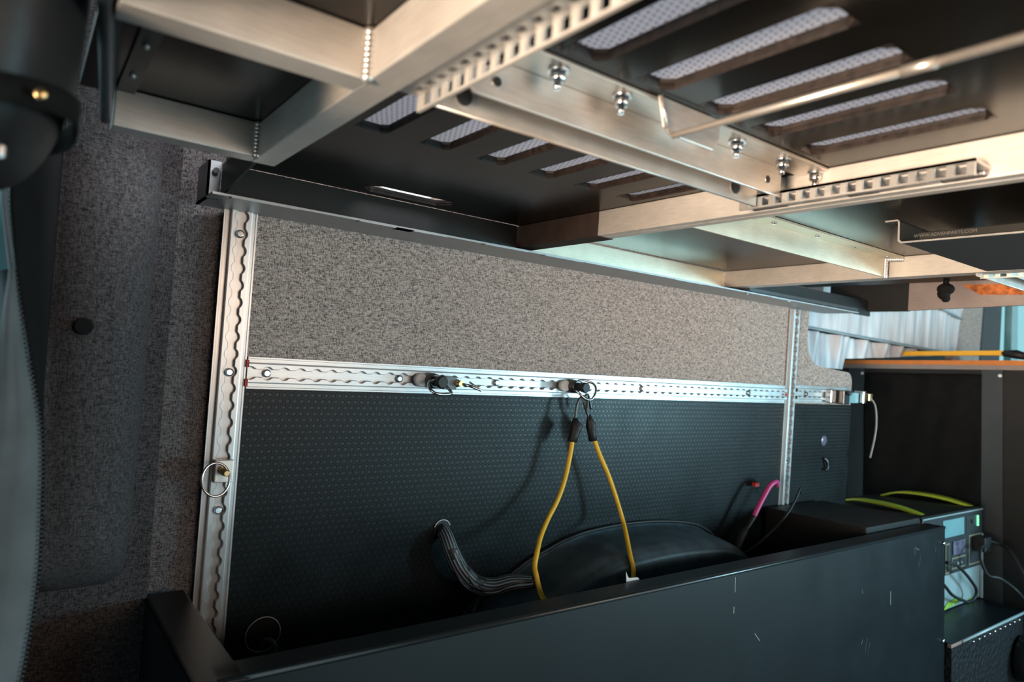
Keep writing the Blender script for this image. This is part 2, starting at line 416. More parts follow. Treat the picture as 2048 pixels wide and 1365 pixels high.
MB().box(.2755, .2795, 1.046, 1.0535, -.075, -.064).box(.2755, .2795, 1.046, 1.0535, -.046, -.035).build('end_tape', RED, h1)
MB().box(1.690, 1.6985, 1.044, 1.046, -.058, -.052).build('end_tape', RED, h1)

# ------------------------------------------------------------------ fittings on the tracks
def stud_fitting(x, label, ringpts):
    o = thing('tie_down_stud', (x, 1.045, -.056), label, 'tie-down fitting', 'black plunger studs in the horizontal track')
    z = -.0545
    MB().tube([(x-.018, 1.044, z), (x-.018, 1.036, z), (x-.018, 1.033, z)], [.012, .012, .010], 20).build('foot_disc', WHT, o)
    MB().tube([(x, 1.045, z), (x, 1.028, z), (x, 1.026, z), (x, 1.020, z), (x, 1.018, z)], [.0135, .0135, .0125, .0125, .011], 24).build('collar', STD, o)
    MB().tube([(x, 1.018, z), (x, 1.004, z), (x, 1.002, z), (x, .994, z), (x, .992, z)], [.0085, .0085, .0105, .0105, .009], 20).build('plunger', RUB, o)
    MB().tube(smoothpts(ringpts, 5, True), .0026, 10, True).build('ring', STL, o)
    return o
stud_fitting(.584, 'black plunger stud with bare steel ring hanging down, nothing hooked on', [(.566, 1.008, -.056), (.562, .998, -.066), (.570, .990, -.0735), (.586, .988, -.0745), (.600, .990, -.072), (.597, .998, -.064), (.588, 1.006, -.052)])
stud_fitting(.912, 'black plunger stud whose steel ring holds the two bungee hooks', [(0.9075, 1.0260, -0.0552), (0.9128, 1.0140, -0.0675), (0.9252, 1.0080, -0.0772), (0.9395, 1.0060, -0.0782), (0.9508, 1.0080, -0.0654), (0.9547, 1.0140, -0.0511), (0.9443, 1.0220, -0.0429), (0.9238, 1.0280, -0.0419)])
o = thing('brass_stud_fitting', (.640, 1.045, -.062), 'small black block with brass threaded stud and steel toggle, right of the bare ring', 'tie-down fitting')
MB().box(.608, .634, 1.030, 1.047, -.069, -.046).build('block', STD, o, .001)
for q in range(4):
    pass
MB().tube([(.637, 1.045, -.0575), (.637, 1.034, -.0575), (.637, 1.0335, -.0575), (.637, 1.018, -.0575)], [.0075, .0075, .0055, .0055], 14).build('stud', BRS, o)
MB().tube([(.637, 1.022, -.0575), (.650, 1.012, -.060), (.668, 1.000, -.067)], [.0030, .0026, .0024], 10).tube([(.650, 1.014, -.053), (.668, 1.002, -.067)], .0018, 8).build('toggle', STL, o)
o = thing('ring_fitting', (.250, 1.045, -.215), 'silver slide block with large round steel ring on the left upright track', 'tie-down fitting')
MB().box(.240, .266, 1.034, 1.047, -.215, -.182).build('slide_block', ALU, o, .0015)
MB().tube([(.2505, 1.034, -.1965), (.2505, 1.020, -.1965), (.2505, 1.018, -.1965), (.2505, 1.008, -.1965), (.2505, 1.007, -.1965)], [.0062, .0062, .0046, .0046, .0035], 16).build('stud', BRS, o)
rc = Vector((.2375, 1.013, -.2055))
MB().tube([rc+Vector((.0185*math.cos(a), .006*math.sin(a), .0225*math.sin(a))) for a in [2*math.pi*k/40 for k in range(40)]], .0019, 10, True).build('ring', STL, o)

# strap and buckle at the forward end of the horizontal track
o = thing('ratchet_strap', (1.98, 1.03, -.08), 'steel buckle with pale webbing strap hanging from the far end of the horizontal track', 'strap')
MB().box(1.90, 1.925, 1.03, 1.05, -.072, -.036).build('end_fitting', STL, o, .002)
MB().box(1.935, 1.968, 1.012, 1.04, -.075, -.034).cyl((1.95, 1.01, -.042), (1.95, 1.0, -.042), .006).build('buckle', STD, o, .002)
MB().box(1.972, 2.03, 1.018, 1.022, -.070, -.040).build('webbing', CYA, o)
MB().box(2.035, 2.050, 1.005, 1.035, -.070, -.034).build('clasp', STL, o, .002)
MB().box(2.058, 2.078, 1.00, 1.02, -.062, -.040).build('hook', BRS, o, .002)
rib = smoothpts([(2.07, 1.005, -.050), (2.098, 1.0, -.075), (2.112, 1.0, -.13), (2.104, 1.0, -.18), (2.085, 1.0, -.232)], 5)
s_ = MB()
def ribf(u, v):
    p = rib[min(int(round(u*(len(rib)-1))), len(rib)-1)]; return p+Vector(((v-.5)*.013, (v-.5)*.010, 0))
s_.grid(ribf, len(rib)-1, 1).solid(.0012).build('loose_tail', WST, o)

# ------------------------------------------------------------------ bungee cord
o = thing('bungee_cord', (.94, .98, -.50), 'orange elastic bungee cord hanging in a loop from a track ring by two black hooks', 'bungee cord')
cl = smoothpts([(0.9002, 1.0100, -0.1546), (0.8941, 1.0080, -0.1907), (0.8818, 1.0050, -0.2381), (0.8582, 0.9957, -0.2751), (0.8298, 0.9864, -0.3064), (0.7972, 0.9641, -0.3298), (0.7723, 0.9400, -0.3439), (0.7570, 0.9260, -0.3660), (0.7524, 0.9150, -0.3780), (0.7555, 0.9070, -0.4000), (0.7643, 0.9000, -0.4207), (0.8000, 0.8900, -0.4600), (0.8800, 0.8850, -0.4900), (0.9500, 0.8880, -0.4700), (0.9820, 0.8980, -0.4450),
                (0.9936, 0.9100, -0.4232), (1.0030, 0.9220, -0.4000), (1.0056, 0.9350, -0.3784), (1.0256, 0.9679, -0.3496), (1.0413, 0.9957, -0.3266), (1.0258, 1.0031, -0.2822), (1.0034, 1.0080, -0.2338), (0.9791, 1.0110, -0.1937), (0.9609, 1.0150, -0.1566)], 7)
MB().tube(cl, .0047, 12).build('cord', ORG, o)
hkL = smoothpts([(0.9053, 1.0130, -0.1319), (0.9073, 1.0140, -0.1092), (0.9109, 1.0150, -0.0866), (0.9192, 1.0150, -0.0752), (0.9285, 1.0140, -0.0726), (0.9357, 1.0140, -0.0804), (0.9387, 1.0150, -0.0948), (0.9382, 1.0160, -0.1030)], 5)
hkR = smoothpts([(0.9495, 1.0170, -0.1319), (0.9448, 1.0180, -0.1133), (0.9376, 1.0200, -0.0968), (0.9334, 1.0210, -0.0824), (0.9365, 1.0220, -0.0726), (0.9447, 1.0220, -0.0711), (0.9489, 1.0210, -0.0824), (0.9535, 1.0200, -0.0989)], 5)
sv = MB().tube([(0.9053, 1.0130, -0.1164), (0.9069, 1.0130, -0.1247), (0.9099, 1.0130, -0.1329), (0.9079, 1.0120, -0.1402), (0.9048, 1.0120, -0.1505), (0.9002, 1.0110, -0.1628), (0.9002, 1.0110, -0.1633)], [.0040, .0080, .0135, .0115, .0100, .0098, .007], 14).build('hook_sleeve', RUB, o)
MB().tube(hkL, .0027, 10).build('hook', STD, sv)
sv = MB().tube([(0.9469, 1.0180, -0.1113), (0.9500, 1.0180, -0.1216), (0.9551, 1.0180, -0.1319), (0.9541, 1.0170, -0.1401), (0.9583, 1.0170, -0.1504), (0.9614, 1.0160, -0.1628), (0.9614, 1.0160, -0.1633)], [.0035, .0070, .0115, .0090, .0090, .0092, .007], 14).build('hook_sleeve', RUB, o)
MB().tube(hkR, .0027, 10).build('hook', STD, sv)
tg = MB().prism([(.8225, .770, -.3395), (.8265, .770, -.3470), (.8300, .770, -.3500), (.8420, .770, -.3510), (.8500, .770, -.3515), (.8560, .770, -.3570), (.8250, .770, -.3600)], (0, .0012, 0))
tag(tg.build('torn_label', WHT), 'small torn white label sticking up behind the panel at the right bungee strand', 'label')

# ------------------------------------------------------------------ upper shelf: wall ledge, decks, beams
o = thing('wall_ledge', (1.0, 1.0, .184), 'long dull aluminium angle ledge along the wall carrying the shelf', 'ledge')
lg = MB()
lg.box(.1905, 1.87, .951, 1.0555, .1835, .1865)
lg.box(.1905, .1935, .990, 1.055, .1835, .236).box(.1905, .2070, .990, .993, .1835, .236)
lg.build('angle', ANG, o)
for x in (.214, .395, .455, .62, .75, 1.1, 1.45):
    MB().box(x, x+.09, .948, .962, .1822, .1836).build('seam_tape', ANG, o)
MB().tube([(.200, .988, .222), (.200, .984, .222)], .004, 12).build('screw', STL, o)
for x in (1.365, 1.535):
    MB().tube([(x, .958, .1835), (x, .958, .180), (x, .958, .179)], [.005, .005, .003], 12).build('bolt', STL, o)
fa = MB().box(.2070, .705, .9795, .984, .1868, ZT-.0005)
tag(fa.build('fascia_board', BLKD), 'black upright board between ledge and slotted deck', 'board')
tag(MB().prism([(.2065, .978, .188), (.2065, .978, .2315), (.2065, .80, .2315), (.2065, .80, .205)], (.003, 0, 0)).build('end_board', BLKD), 'black board closing the left end of the slotted deck', 'board')
tag(MB().box(1.345, 2.0, .984, .990, .1868, .231).build('fascia_board', BLKD), 'black upright board above the ledge at its far right end', 'board')

def deck(name, x0, x1, y0, y1, holes, label, z0=ZT+.0002, t=.0075, ch=.005):
    o = thing(name, ((x0+x1)/2, (y0+y1)/2, z0), label, 'deck board')
    xs = sorted(set([x0, x1]+[h[0] for h in holes]+[h[1] for h in holes])); ys = sorted(set([y0, y1]+[h[2] for h in holes]+[h[3] for h in holes]))
    m = MB()
    inh = lambda x, y: any(h[0] < x < h[1] and h[2] < y < h[3] for h in holes)
    cache = {}
    def V(x, y, z):
        k = (round(x, 6), round(y, 6), round(z, 6))
        if k not in cache: cache[k] = m.bm.verts.new((x, y, z))
        return cache[k]
    z1 = z0+t
    for i in range(len(xs)-1):
        for j in range(len(ys)-1):
            a, b_, c, d = xs[i], xs[i+1], ys[j], ys[j+1]
            if inh((a+b_)/2, (c+d)/2): continue
            m.bm.faces.new([V(a, c, z0), V(a, d, z0), V(b_, d, z0), V(b_, c, z0)])
            m.bm.faces.new([V(a, c, z1), V(b_, c, z1), V(b_, d, z1), V(a, d, z1)])
    for z, x_, y_ in ((z0, None, None),):
        pass
    for x, ya, yb in ((x0, y0, y1), (x1, y0, y1)): m.box(x-.00005, x+.00005, ya, yb, z0, z1)
    for y, xa, xb in ((y0, x0, x1), (y1, x0, x1)): m.box(xa, xb, y-.00005, y+.00005, z0, z1)
    m.build('board', DECK, o)
    for h in holes:
        a, b_, c, d = h[:4]; k = ch if len(h) < 5 else h[4]
        oct_ = lambda g, kk: [(a+kk-g, c-g), (b_-kk+g, c-g), (b_+g, c+kk-g), (b_+g, d-kk+g), (b_-kk+g, d+g), (a+kk-g, d+g), (a-g, d-kk+g), (a-g, c+kk-g)]
        r = MB()
        layers = [(0.0, z0-.0003), (-.0012, z0+.0020), (0.0002, z0+.0028), (-.0010, z0+.0048), (0.0002, z0+.0055), (-.0008, z1+.001)]
        rings = [[r.bm.verts.new((x, y, z)) for x, y in oct_(g, k)] for g, z in layers]
        for q in range(len(rings)-1):
            for w in range(8): r.bm.faces.new([rings[q][w], rings[q][(w+1) % 8], rings[q+1][(w+1) % 8], rings[q+1][w]])
        # corner gussets turning the square cut-out into a chamfered one
        cr = [(a, c), (b_, c), (b_, d), (a, d)]
        oo = oct_(0, k)
        for (cx, cy), (p, q) in zip(cr, ((oo[0], oo[7]), (oo[1], oo[2]), (oo[3], oo[4]), (oo[5], oo[6]))):
            r.prism([(cx, cy, z0-.0002), (p[0], p[1], z0-.0002), (q[0], q[1], z0-.0002)], (0, 0, t))
        r.build('slot_rim', PLY, o)
    return o
rowA = [(.2720+.0775*i, .2720+.0775*i+.0370, .475, .687) for i in range(6)]
rowB = [(.3140+.0775*i, .3140+.0775*i+.0370, .2275, .392) for i in range(-1, 5)]
hand = [(.392, .547, .914, .960, .0200)]
deck('slotted_deck', .2100, .7270, -.25, .9795, [(.2720+.0775*i, .2720+.0775*i+.0370, .475, .687, .007) for i in range(6)]+[(.3140+.0775*i, .3140+.0775*i+.0370, .2275, .392, .009) for i in range(0, 5)]+hand, 'black slotted deck board in the middle of the shelf, grey lining showing through', )
deck('end_deck', .030, .2070, -.25, .783, [], 'plain black deck board over the left end frame')
deck('forward_deck', .7275, 1.66, .12, .984, [], 'plain black deck board right of the tall middle beam')
struct_l = MB().box(.215, .722, -.2, .80, .2425, .2445)
tag(struct_l.build('perforated_liner', PERF), 'grey perforated lining lying on the slotted deck', 'liner')
wp = MB().prism([(.417, .9555, .2425), (.500, .9500, .2425), (.520, .9600, .2425), (.502, .9900, .2425)], (0, 0, .0004))
tag(wp.build('white_sheet', WTR), 'white sheet edge seen through the long hand slot in the deck', 'sheet')
tag(MB().box(.36, .70, .86, .975, .262, .266).build('upper_blanket', WHT), 'white sheet above the hand slot', 'sheet') if False else None

# welded end frame (left)
o = thing('tube_frame', (.12, .5, ZB), 'welded aluminium tube frame at the upper left, weld beads in its corners', 'shelf frame')
MB().box(.1935, .2195, -.25, .7835, ZB, ZT).build('long_beam', ALU, o, .0012)
MB().box(.058, .1935, .7575, .7835, ZB, ZT-.0003).build('cross_beam', ALX, o, .0012)
MB().box(.034, .1935, .4690, .4975, ZB, ZT-.0003).build('cross_beam', ALX, o, .0012)
MB().hexa([(-.0380, -.20, ZB), (-.0285, -.20, ZB), (.0570, .762, ZB), (.0475, .762, ZB)], [(-.0180, -.20, ZT), (-.0085, -.20, ZT), (.0580, .762, ZT), (.0500, .762, ZT)]).build('end_beam', DGR, o, .004, 4)
MB().box(.0585, .0740, .498, .7570, ZT-.004, ZT-.0005).build('angle_flange', DGR, o)
for y in (.55, .62, .70):
    MB().ball((.066, y, ZT-.0045), .003).build('rivet', ALX, o)
def weldbead(p0, p1, r, n, mat, parent, name='weld'):
    m = MB(); p0 = Vector(p0); p1 = Vector(p1)
    dd = (p1-p0).normalized()
    for i in range(n):
        c = p0.lerp(p1, i/(n-1)); f0 = len(m.bm.verts)
        m.ball(c, r, 10, (1.0, 1.0, 1.0))
    return m.build(name, mat, parent)
weldbead((.1925, .7565, ZB+.002), (.1925, .7565, ZT-.003), .0048, 9, WLD, o)
weldbead((.1925, .4680, ZB+.002), (.1925, .4680, ZT-.003), .0052, 9, WLD, o)

# perforated angles: horizontal leaf plus lip that hangs down, both with punched holes
def perf_angle(name, xa, xb, lipx, y0, y1, z, label, mat, tabs=False):
    """leaf between xa..xb, lip at lipx"""
    o = thing(name, ((xa+xb)/2, (y0+y1)/2, z-.012), label, 'perforated angle', 'perforated angles on the shelf beams')
    t = .003; p = .0165; n = int((y1-y0-.01)/p)
    lo, hi = (lipx-.0125, lipx-.0055) if lipx > xa+.001 else (lipx+.0055, lipx+.0125)
    m = MB()
    if lipx > xa+.001: m.box(xa, lo, y0, y1, z, z+t).box(hi, xb, y0, y1, z, z+t)
    else: m.box(xa, lo, y0, y1, z, z+t).box(hi, xb, y0, y1, z, z+t)
    ys = y1-.012
    prev = y1
    for k in range(n):
        a = ys-k*p; m.box(lo, hi, a, prev, z, z+t); prev = a-.0085
    m.box(lo, hi, y0, prev, z, z+t)
    m.build('leaf', mat, o)
    l = MB(); sg = 1 if lipx > xa+.001 else -1
    lx0, lx1 = (lipx-.003, lipx) if sg > 0 else (lipx, lipx+.003)
    l.box(lx0, lx1, y0, y1, z-.0005, z+t).box(lx0, lx1, y0, y1, z-.0125, z-.0105)
    prev = y1
    for k in range(n):
        a = ys-k*p; l.box(lx0, lx1, a, prev, z-.0105, z-.0005); prev = a-.0100
    l.box(lx0, lx1, y0, prev, z-.0105, z-.0005)
    l.build('lip', WLD if tabs else mat, o)
    return o
a1 = perf_angle('perforated_angle', .2195, .2465, .2465, -.2, .487, .2010, 'perforated aluminium angle running out of the top of the picture beside the welded frame', ALU, False)
for (y0_, y1_) in ((.485, .452), (.375, .335), (.26, .22)):
    weldbead((.2205, y0_, .2005), (.2205, y1_, .2005), .0036, 12, WLD, a1)
a2 = perf_angle('perforated_angle', .6720, .7095, .6720, .247, .490, .2010, 'perforated aluminium angle welded to the tall middle beam', ALU, True)
for (y0_, y1_) in ((.492, .452), (.376, .348), (.285, .252)):
    weldbead((.7070, y0_, .1985), (.7070, y1_, .1985), .0042, 14, WLDD, a2)
MB().cyl((.7075, .452, .1985), (.7075, .376, .1985), .0034, 10).cyl((.7075, .348, .1985), (.7075, .285, .1985), .0034, 10).build('weld_fillet', WLD, a2)

# middle beam with taped end
def slant_beam(name, x_far, x_near, y_far, y_near, w, mat, label, parent=None):
    m = MB()
    m.hexa([(x_near, y_near, ZB), (x_near+w, y_near, ZB), (x_far+w, y_far, ZB), (x_far, y_far, ZB)],
           [(x_near, y_near, ZT), (x_near+w, y_near, ZT), (x_far+w, y_far, ZT), (x_far, y_far, ZT)])
    return m
o = thing('middle_beam', (.727, .5, ZB), 'tall aluminium beam crossing the shelf, far end wrapped in dark tape', 'beam')
slant_beam('b', .7110, .7095, .990, .05, .031, ALU, '').build('tube', ALU, o, .0012)
tp = MB().box(.7090, .7440, .772, .992, ZB-.0012, ZT+.0)
tp.build('tape_wrap', TAP, o, .001)
MB().box(.7105, .7118, .02, .9, ZB-.0003, ZB).box(.7250, .7258, .1, .77, ZB-.0006, ZB).build('seam', WLD, o)

# angle brackets between the perforated angles
def bracket_pair(x0, x1, tag_a, tag_b, bolts, mir=False):
    o = thing('angle_bracket', ((x0+x1)/2, .42, .197), tag_a, 'bracket', None)
    m = MB()
    xs = x0+.012
    m.prism([(x0+.050, .437, .2285), (x0+.012, .437, .214), (x0+.014, .437, .206), (x0+.022, .437, .1975), (x1, .437, .1965), (x1, .437, .2285)], (0, .003, 0))
    m.box(x0+.045, x1+.050, .4035, .440, .2285, .2317)
    m.build('angle_plate', ALP, o, .0006)
    for x in bolts:
        wsh = MB().tube([(x, .417, .2285), (x, .417, .2262)], .0085, 20).build('washer', STL, o)
        MB().tube([(x, .417, .2262), (x, .417, .2205), (x, .417, .2180)], [.0068, .0068, .0050], 6).tube([(x, .417, .218), (x, .417, .2120)], .0030, 10).build('nut', STL, wsh)
    q = thing('rear_angle_plate', ((x0+x1)/2, .467, .190), tag_b, 'bracket')
    n = MB()
    n.prism([(x0+.001, .4645, .2315), (x0+.001, .4645, .190), (x1-.004, .4645, .190), (x1-.004, .4645, .2315)], (0, .003, 0))
    n.cyl((x0+.003, .466, .1905), (x1-.004, .466, .1905), .0016, 8)
    n.build('plate', ALP, q)
    return o, q
a, q = bracket_pair(.2440, .6720, 'bolted aluminium angle bracket between the two perforated angles, row of nuts along it', 'plain aluminium plate hanging just behind the bolted bracket, a large hole at each end', (.3297, .4008, .5619, .6412, .7060))
for x in (.286, .646):
    hr = MB().tube([(x, .4368, .211), (x, .4360, .211)], .0052, 18).build('hole_rim', WLD, a)
    MB().tube([(x-.0008, .4361, .211), (x-.0008, .4355, .211)], .0040, 18).build('hole', RUB, hr)
for x in (.274, .628):
    hr = MB().tube([(x, .4644, .2035), (x, .4635, .2035)], .0088, 24).build('hole_rim', WLD, q)
    MB().tube([(x-.0015, .4636, .2035), (x-.0015, .4630, .2035)], .0078, 24).build('hole', RUB, hr)
# hook plate and rod of the gas strut
o = thing('gas_strut', (.45, .25, .197), 'thin metal strut rod running from a bent bracket out to the upper right', 'strut')
MB().prism([(.4245, .3965, .2300), (.4330, .3965, .2050), (.440, .3965, .2000), (.500, .3965, .2000), (.508, .3965, .2130), (.508, .3965, .2300)], (0, .0022, 0)).build('mount_plate', ALP, o, .0008)
MB().cyl((.4255, .3955, .2295), (.4345, .3955, .2035), .0019, 10).build('plate_edge', WLD, o)
MB().cyl((.4453, .3970, .2000), (.4462, .208, .2000), .0030, 12).build('rod', ALP, o)
MB().cyl((.4462, .209, .2000), (.4465, .188, .2000), .0038, 12).build('joint', ALP, o)
MB().cyl((.4465, .190, .2000), (.4468, -.1, .2000), .0034, 12).build('outer_rod', ALP, o)

# frame right of the middle beam
o = thing('far_beam', (1.31, .6, ZB), 'aluminium beam crossing the shelf at the far right, weld at its corner', 'beam')
slant_beam('b', 1.330, 1.262, 1.010, .10, .031, ALU, '').build('tube', ALU, o, .0012)
weldbead((1.328, .998, ZB), (1.322, .998, ZT-.002), .0050, 12, WLD, o)
o2 = thing('wall_side_beam', (1.0, 1.0, ZB), 'aluminium tube along the wall between the middle and far beams', 'beam')
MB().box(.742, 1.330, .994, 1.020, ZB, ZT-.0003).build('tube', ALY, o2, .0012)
o = thing('screwed_angle', (1.0, .61, ZB), 'wide aluminium angle with small screws joining the middle and far beams', 'beam')
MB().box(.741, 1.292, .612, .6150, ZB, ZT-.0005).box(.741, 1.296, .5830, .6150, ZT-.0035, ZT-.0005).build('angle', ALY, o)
for x in (.9107, 1.0337, 1.1536, 1.270):
    MB().tube([(x, .600, ZT-.0035), (x, .600, ZT-.0050), (x, .600, ZT-.0058)], [.0042, .0042, .0026], 12).build('screw', STL, o)
weldbead((1.286, .610, ZB), (1.286, .610, ZT-.006), .0048, 12, WLD, o)
weldbead((1.290, .606, ZT-.006), (1.298, .586, ZT-.006), .0048, 8, WLD, o)

# folded tray bracket under the forward deck, with stamped black module inside
o = thing('tray_bracket', (1.1, .36, .19), 'bright edged Z-shaped tray bracket under the forward deck', 'bracket')
prof = [(.4560, .2215), (.4395, .2215), (.4365, .2185), (.4355, .1935), (.4325, .1905), (.13, .1905)]
m = MB(); th = .0022
for i in range(len(prof)-1):
    (ya, za), (yb, zb) = prof[i], prof[i+1]
    d = Vector((0, yb-ya, zb-za)).normalized(); nrm = Vector((0, -d.z, d.y))*th
    A = Vector((.953, ya, za)); B = Vector((.953, yb, zb))
    m.prism([A, B, B+nrm, A+nrm], (.29, 0, 0))
m.build('folded_sheet', DGR, o, .0004)
MB().prism([(.9526, .4560, .2215), (.9526, .4395, .2215), (.9526, .4365, .2185), (.9526, .4355, .1935), (.9526, .4325, .1905), (.9526, .13, .1905), (.9526, .13, .1883), (.9526, .4340, .1883), (.9526, .4380, .1915), (.9526, .4385, .2190), (.9526, .456, .2193)][:6]+[(.9526, .13, .1883), (.9526, .434, .1883), (.9526, .4378, .1915), (.9526, .4387, .2193), (.9526, .456, .2193)], (.0005, 0, 0)).build('cut_edge', WLD, o)
MB().tube([(.972, .448, .2215), (.972, .448, .2190)], .0040, 12).build('screw', STL, o)
o = thing('black_module', (1.1, .27, .192), 'long black module with stamped web address resting in the tray bracket', 'module')
MB().box(.962, 1.23, .14, .4150, .1930, .2030).build('housing', BLKD, o, .001)
tcv = bpy.data.curves.new('txt', 'FONT'); tcv.body = 'WWW.ADVENPARTS.COM'; tcv.size = .0062; tcv.extrude = .0001; tcv.align_x = 'CENTER'
tob = bpy.data.objects.new('txt', tcv); dg = bpy.context.evaluated_depsgraph_get()
C.objects.link(tob); bpy.context.view_layer.update()
me = bpy.data.meshes.new_from_object(tob.evaluated_get(bpy.context.evaluated_depsgraph_get())); bpy.data.objects.remove(tob)
me.materials.append(LET)
lo_ = bpy.data.objects.new('stamped_lettering', me); C.objects.link(lo_); lo_.parent = o
lo_.matrix_local = Matrix.Translation(Vector((.9617, .3840, .1962))-Vector((1.1, .27, .192))) @ Matrix(((0, 0, -1, 0), (-1, 0, 0, 0), (0, 1, 0, 0), (0, 0, 0, 1)))

# forward end of the shelf
tag(MB().box(1.985, 2.00, .875, 1.10, .200, .300).build('cross_panel', BLKD, None), 'black end panel below the far deck above the curtain', 'panel')
o = MB().prism([(1.985, .874, .200), (1.985, .874, .2312), (1.985, .20, .2312), (1.985, .20, .2265), (1.985, .60, .2255)], (.012, 0, 0))
tag(o.build('cross_panel_taupe', BRN), 'taupe metal end panel at the far right below the shelf', 'panel') if False else o.bm.free()
pn = MB().hexa([(1.985, .30, .224), (1.997, .30, .224), (1.997, .874, .2015), (1.985, .874, .2015)], [(1.985, .30, .300), (1.997, .30, .300), (1.997, .874, .300), (1.985, .874, .300)])
o = tag(pn.build('taupe_board', BRN), 'taupe metal panel with rust orange print at the far right under the shelf', 'panel')
MB().prism([(1.9845, .745, .2680), (1.9845, .700, .2400), (1.9845, .590, .2370), (1.9845, .600, .2660)], (-.0006, 0, 0)).build('orange_print', ORD, o)
kb = MB(); kb.ball((1.60, .6300, .2080), .017, 14, (1, 1, .75)).ball((1.597, .632, .198), .014, 12, (1, .9, 1)).ball((1.60, .629, .188), .009, 10)
kb.tube([(1.60, .63, .231), (1.60, .63, .21)], .006, 8)
tag(kb.build('cord_knot', CLO), 'black knotted cord hanging under the shelf at the far right', 'cord')
a, q = bracket_pair(1.300, 1.78, 'aluminium angle bracket right of the far beam, cut by the right edge', 'lower aluminium plate right of the far beam, cut by the right edge', ())
perf_angle('perforated_angle', 1.296, 1.330, 1.330, .12, .47, .2010, 'perforated angle behind the far beam at the right edge', ALU)
rb = MB().box(1.36, 1.86, .948, .976, .188, .196)
rl = tag(rb.build('slide_rail', DGR), 'dark slide rail on the ledge at its far right end', 'rail')

# ------------------------------------------------------------------ wheel arch cover
o = thing('wheel_arch_cover', (1.08, .98, -.7), 'black moulded wheel arch cover bulging from the lower wall', 'wheel arch')
arch = [(.64, -.62), (.672, -.535), (.7006, -.4859), (.742, -.455), (.790, -.432), (.8463, -.4030), (.890, -.388), (.934, -.3736), (1.00, -.362), (1.107, -.3563), (1.22, -.360), (1.3296, -.3740), (1.39, -.395), (1.435, -.425), (1.4737, -.468), (1.505, -.53), (1.52, -.62)]
ar = smoothpts([(x, 0, z) for x, z in arch], 4)
cx, cz = 1.09, -.75
sect = [(0.0, 1.055), (.002, 1.050), (.006, 1.046), (.009, 1.036), (.013, .985), (.017, .955), (.024, .938), (.036, .929), (.052, .926), (.075, .926), (.095, .930), (.104, .934), (.115, .928), (.20, .925), (.34, .925)]
def archf(u, v):
    p = ar[min(int(round(u*(len(ar)-1))), len(ar)-1)]
    k = v*(len(sect)-1); i = min(int(k), len(sect)-2); f = k-i
    ins = sect[i][0]*(1-f)+sect[i+1][0]*f; y = sect[i][1]*(1-f)+sect[i+1][1]*f
    d = Vector((cx-p.x, 0, cz-p.z)); L = d.length; d.normalize()
    ins = min(ins, L*.96)
    q_ = p+d*ins; return Vector((q_.x, y, q_.z))
MB().grid(archf, len(ar)-1, (len(sect)-1)*3).build('shell', PLA, o)
MB().tube([Vector((p.x-.004, 1.046, p.z+.003)) for p in ar], .0035, 8).build('edge_seal', RUB, o)
# sleeve and holes
sl = smoothpts([(.640, 1.065, -.322), (.637, 1.035, -.330), (.640, 1.018, -.352), (.656, 1.012, -.382), (.684, 1.008, -.410), (.720, 1.005, -.422), (.760, 1.0, -.418), (.80, .99, -.42)], 6)
o = thing('cable_sleeve', (.70, 1.01, -.43), 'braided grey and black cable sleeve coming out of a hole in the rubber wall', 'cable')
n_ = len(sl); MB().tube(sl, [.0118+.0035*math.sin(math.pi*i/n_) for i in range(n_)], 18).build('sleeve', braid('braided_sleeve'), o)
for k in range(3):
    off = [Vector((.006*math.sin(i*.25+k*2), -.008-.003*k, -.010*math.sin(math.pi*i/n_)+.006*(k-1))) for i in range(n_)]
    MB().tube([p+q_ for p, q_ in zip(sl[6:], off[6:])], .0022, 6).build('loose_strand', SIL if k == 1 else STD, o)
MB().tube([(.6385, 1.0525, -.3225), (.6385, 1.0510, -.3225)], .0165, 28).build('hole', RUB, o)
MB().tube([Vector((.6385+.0168*math.cos(a), 1.0508, -.3225+.0168*math.sin(a))) for a in [math.radians(20+k*8) for k in range(19)]], .0010, 6).build('hole_edge', WST, o)
o = thing('round_cutout', (.3325, 1.05, -.482), 'round cut-out with pale ragged rim and cable tail, lower left of rubber wall', 'cut-out')
MB().tube([(.3325, 1.0525, -.4545), (.3325, 1.0512, -.4545)], .0262, 36).build('opening', BLKD, o)
MB().tube([Vector((.3325+(.0262+random.uniform(-.0003, .0003))*math.cos(a), 1.0505, -.4545+.0262*math.sin(a))) for a in [2*math.pi*k/70 for k in range(70)]], .0007, 6, True).build('ragged_rim', WST, o)
MB().tube(smoothpts([(.330, 1.049, -.470), (.333, 1.040, -.460), (.342, 1.034, -.462), (.346, 1.032, -.475), (.340, 1.03, -.51)], 4), .0045, 10).build('cable_tail', PLA, o)
# thin tube running down from the sleeve to the floor
tb = MB().tube(smoothpts([(.735, 1.035, -.428), (.715, 1.03, -.455), (.69, 1.02, -.505), (.675, 1.0, -.56)], 5), .006, 10)
tag(tb.build('drain_hose', RUB), 'thin black hose running down beside the wheel arch cover', 'hose')

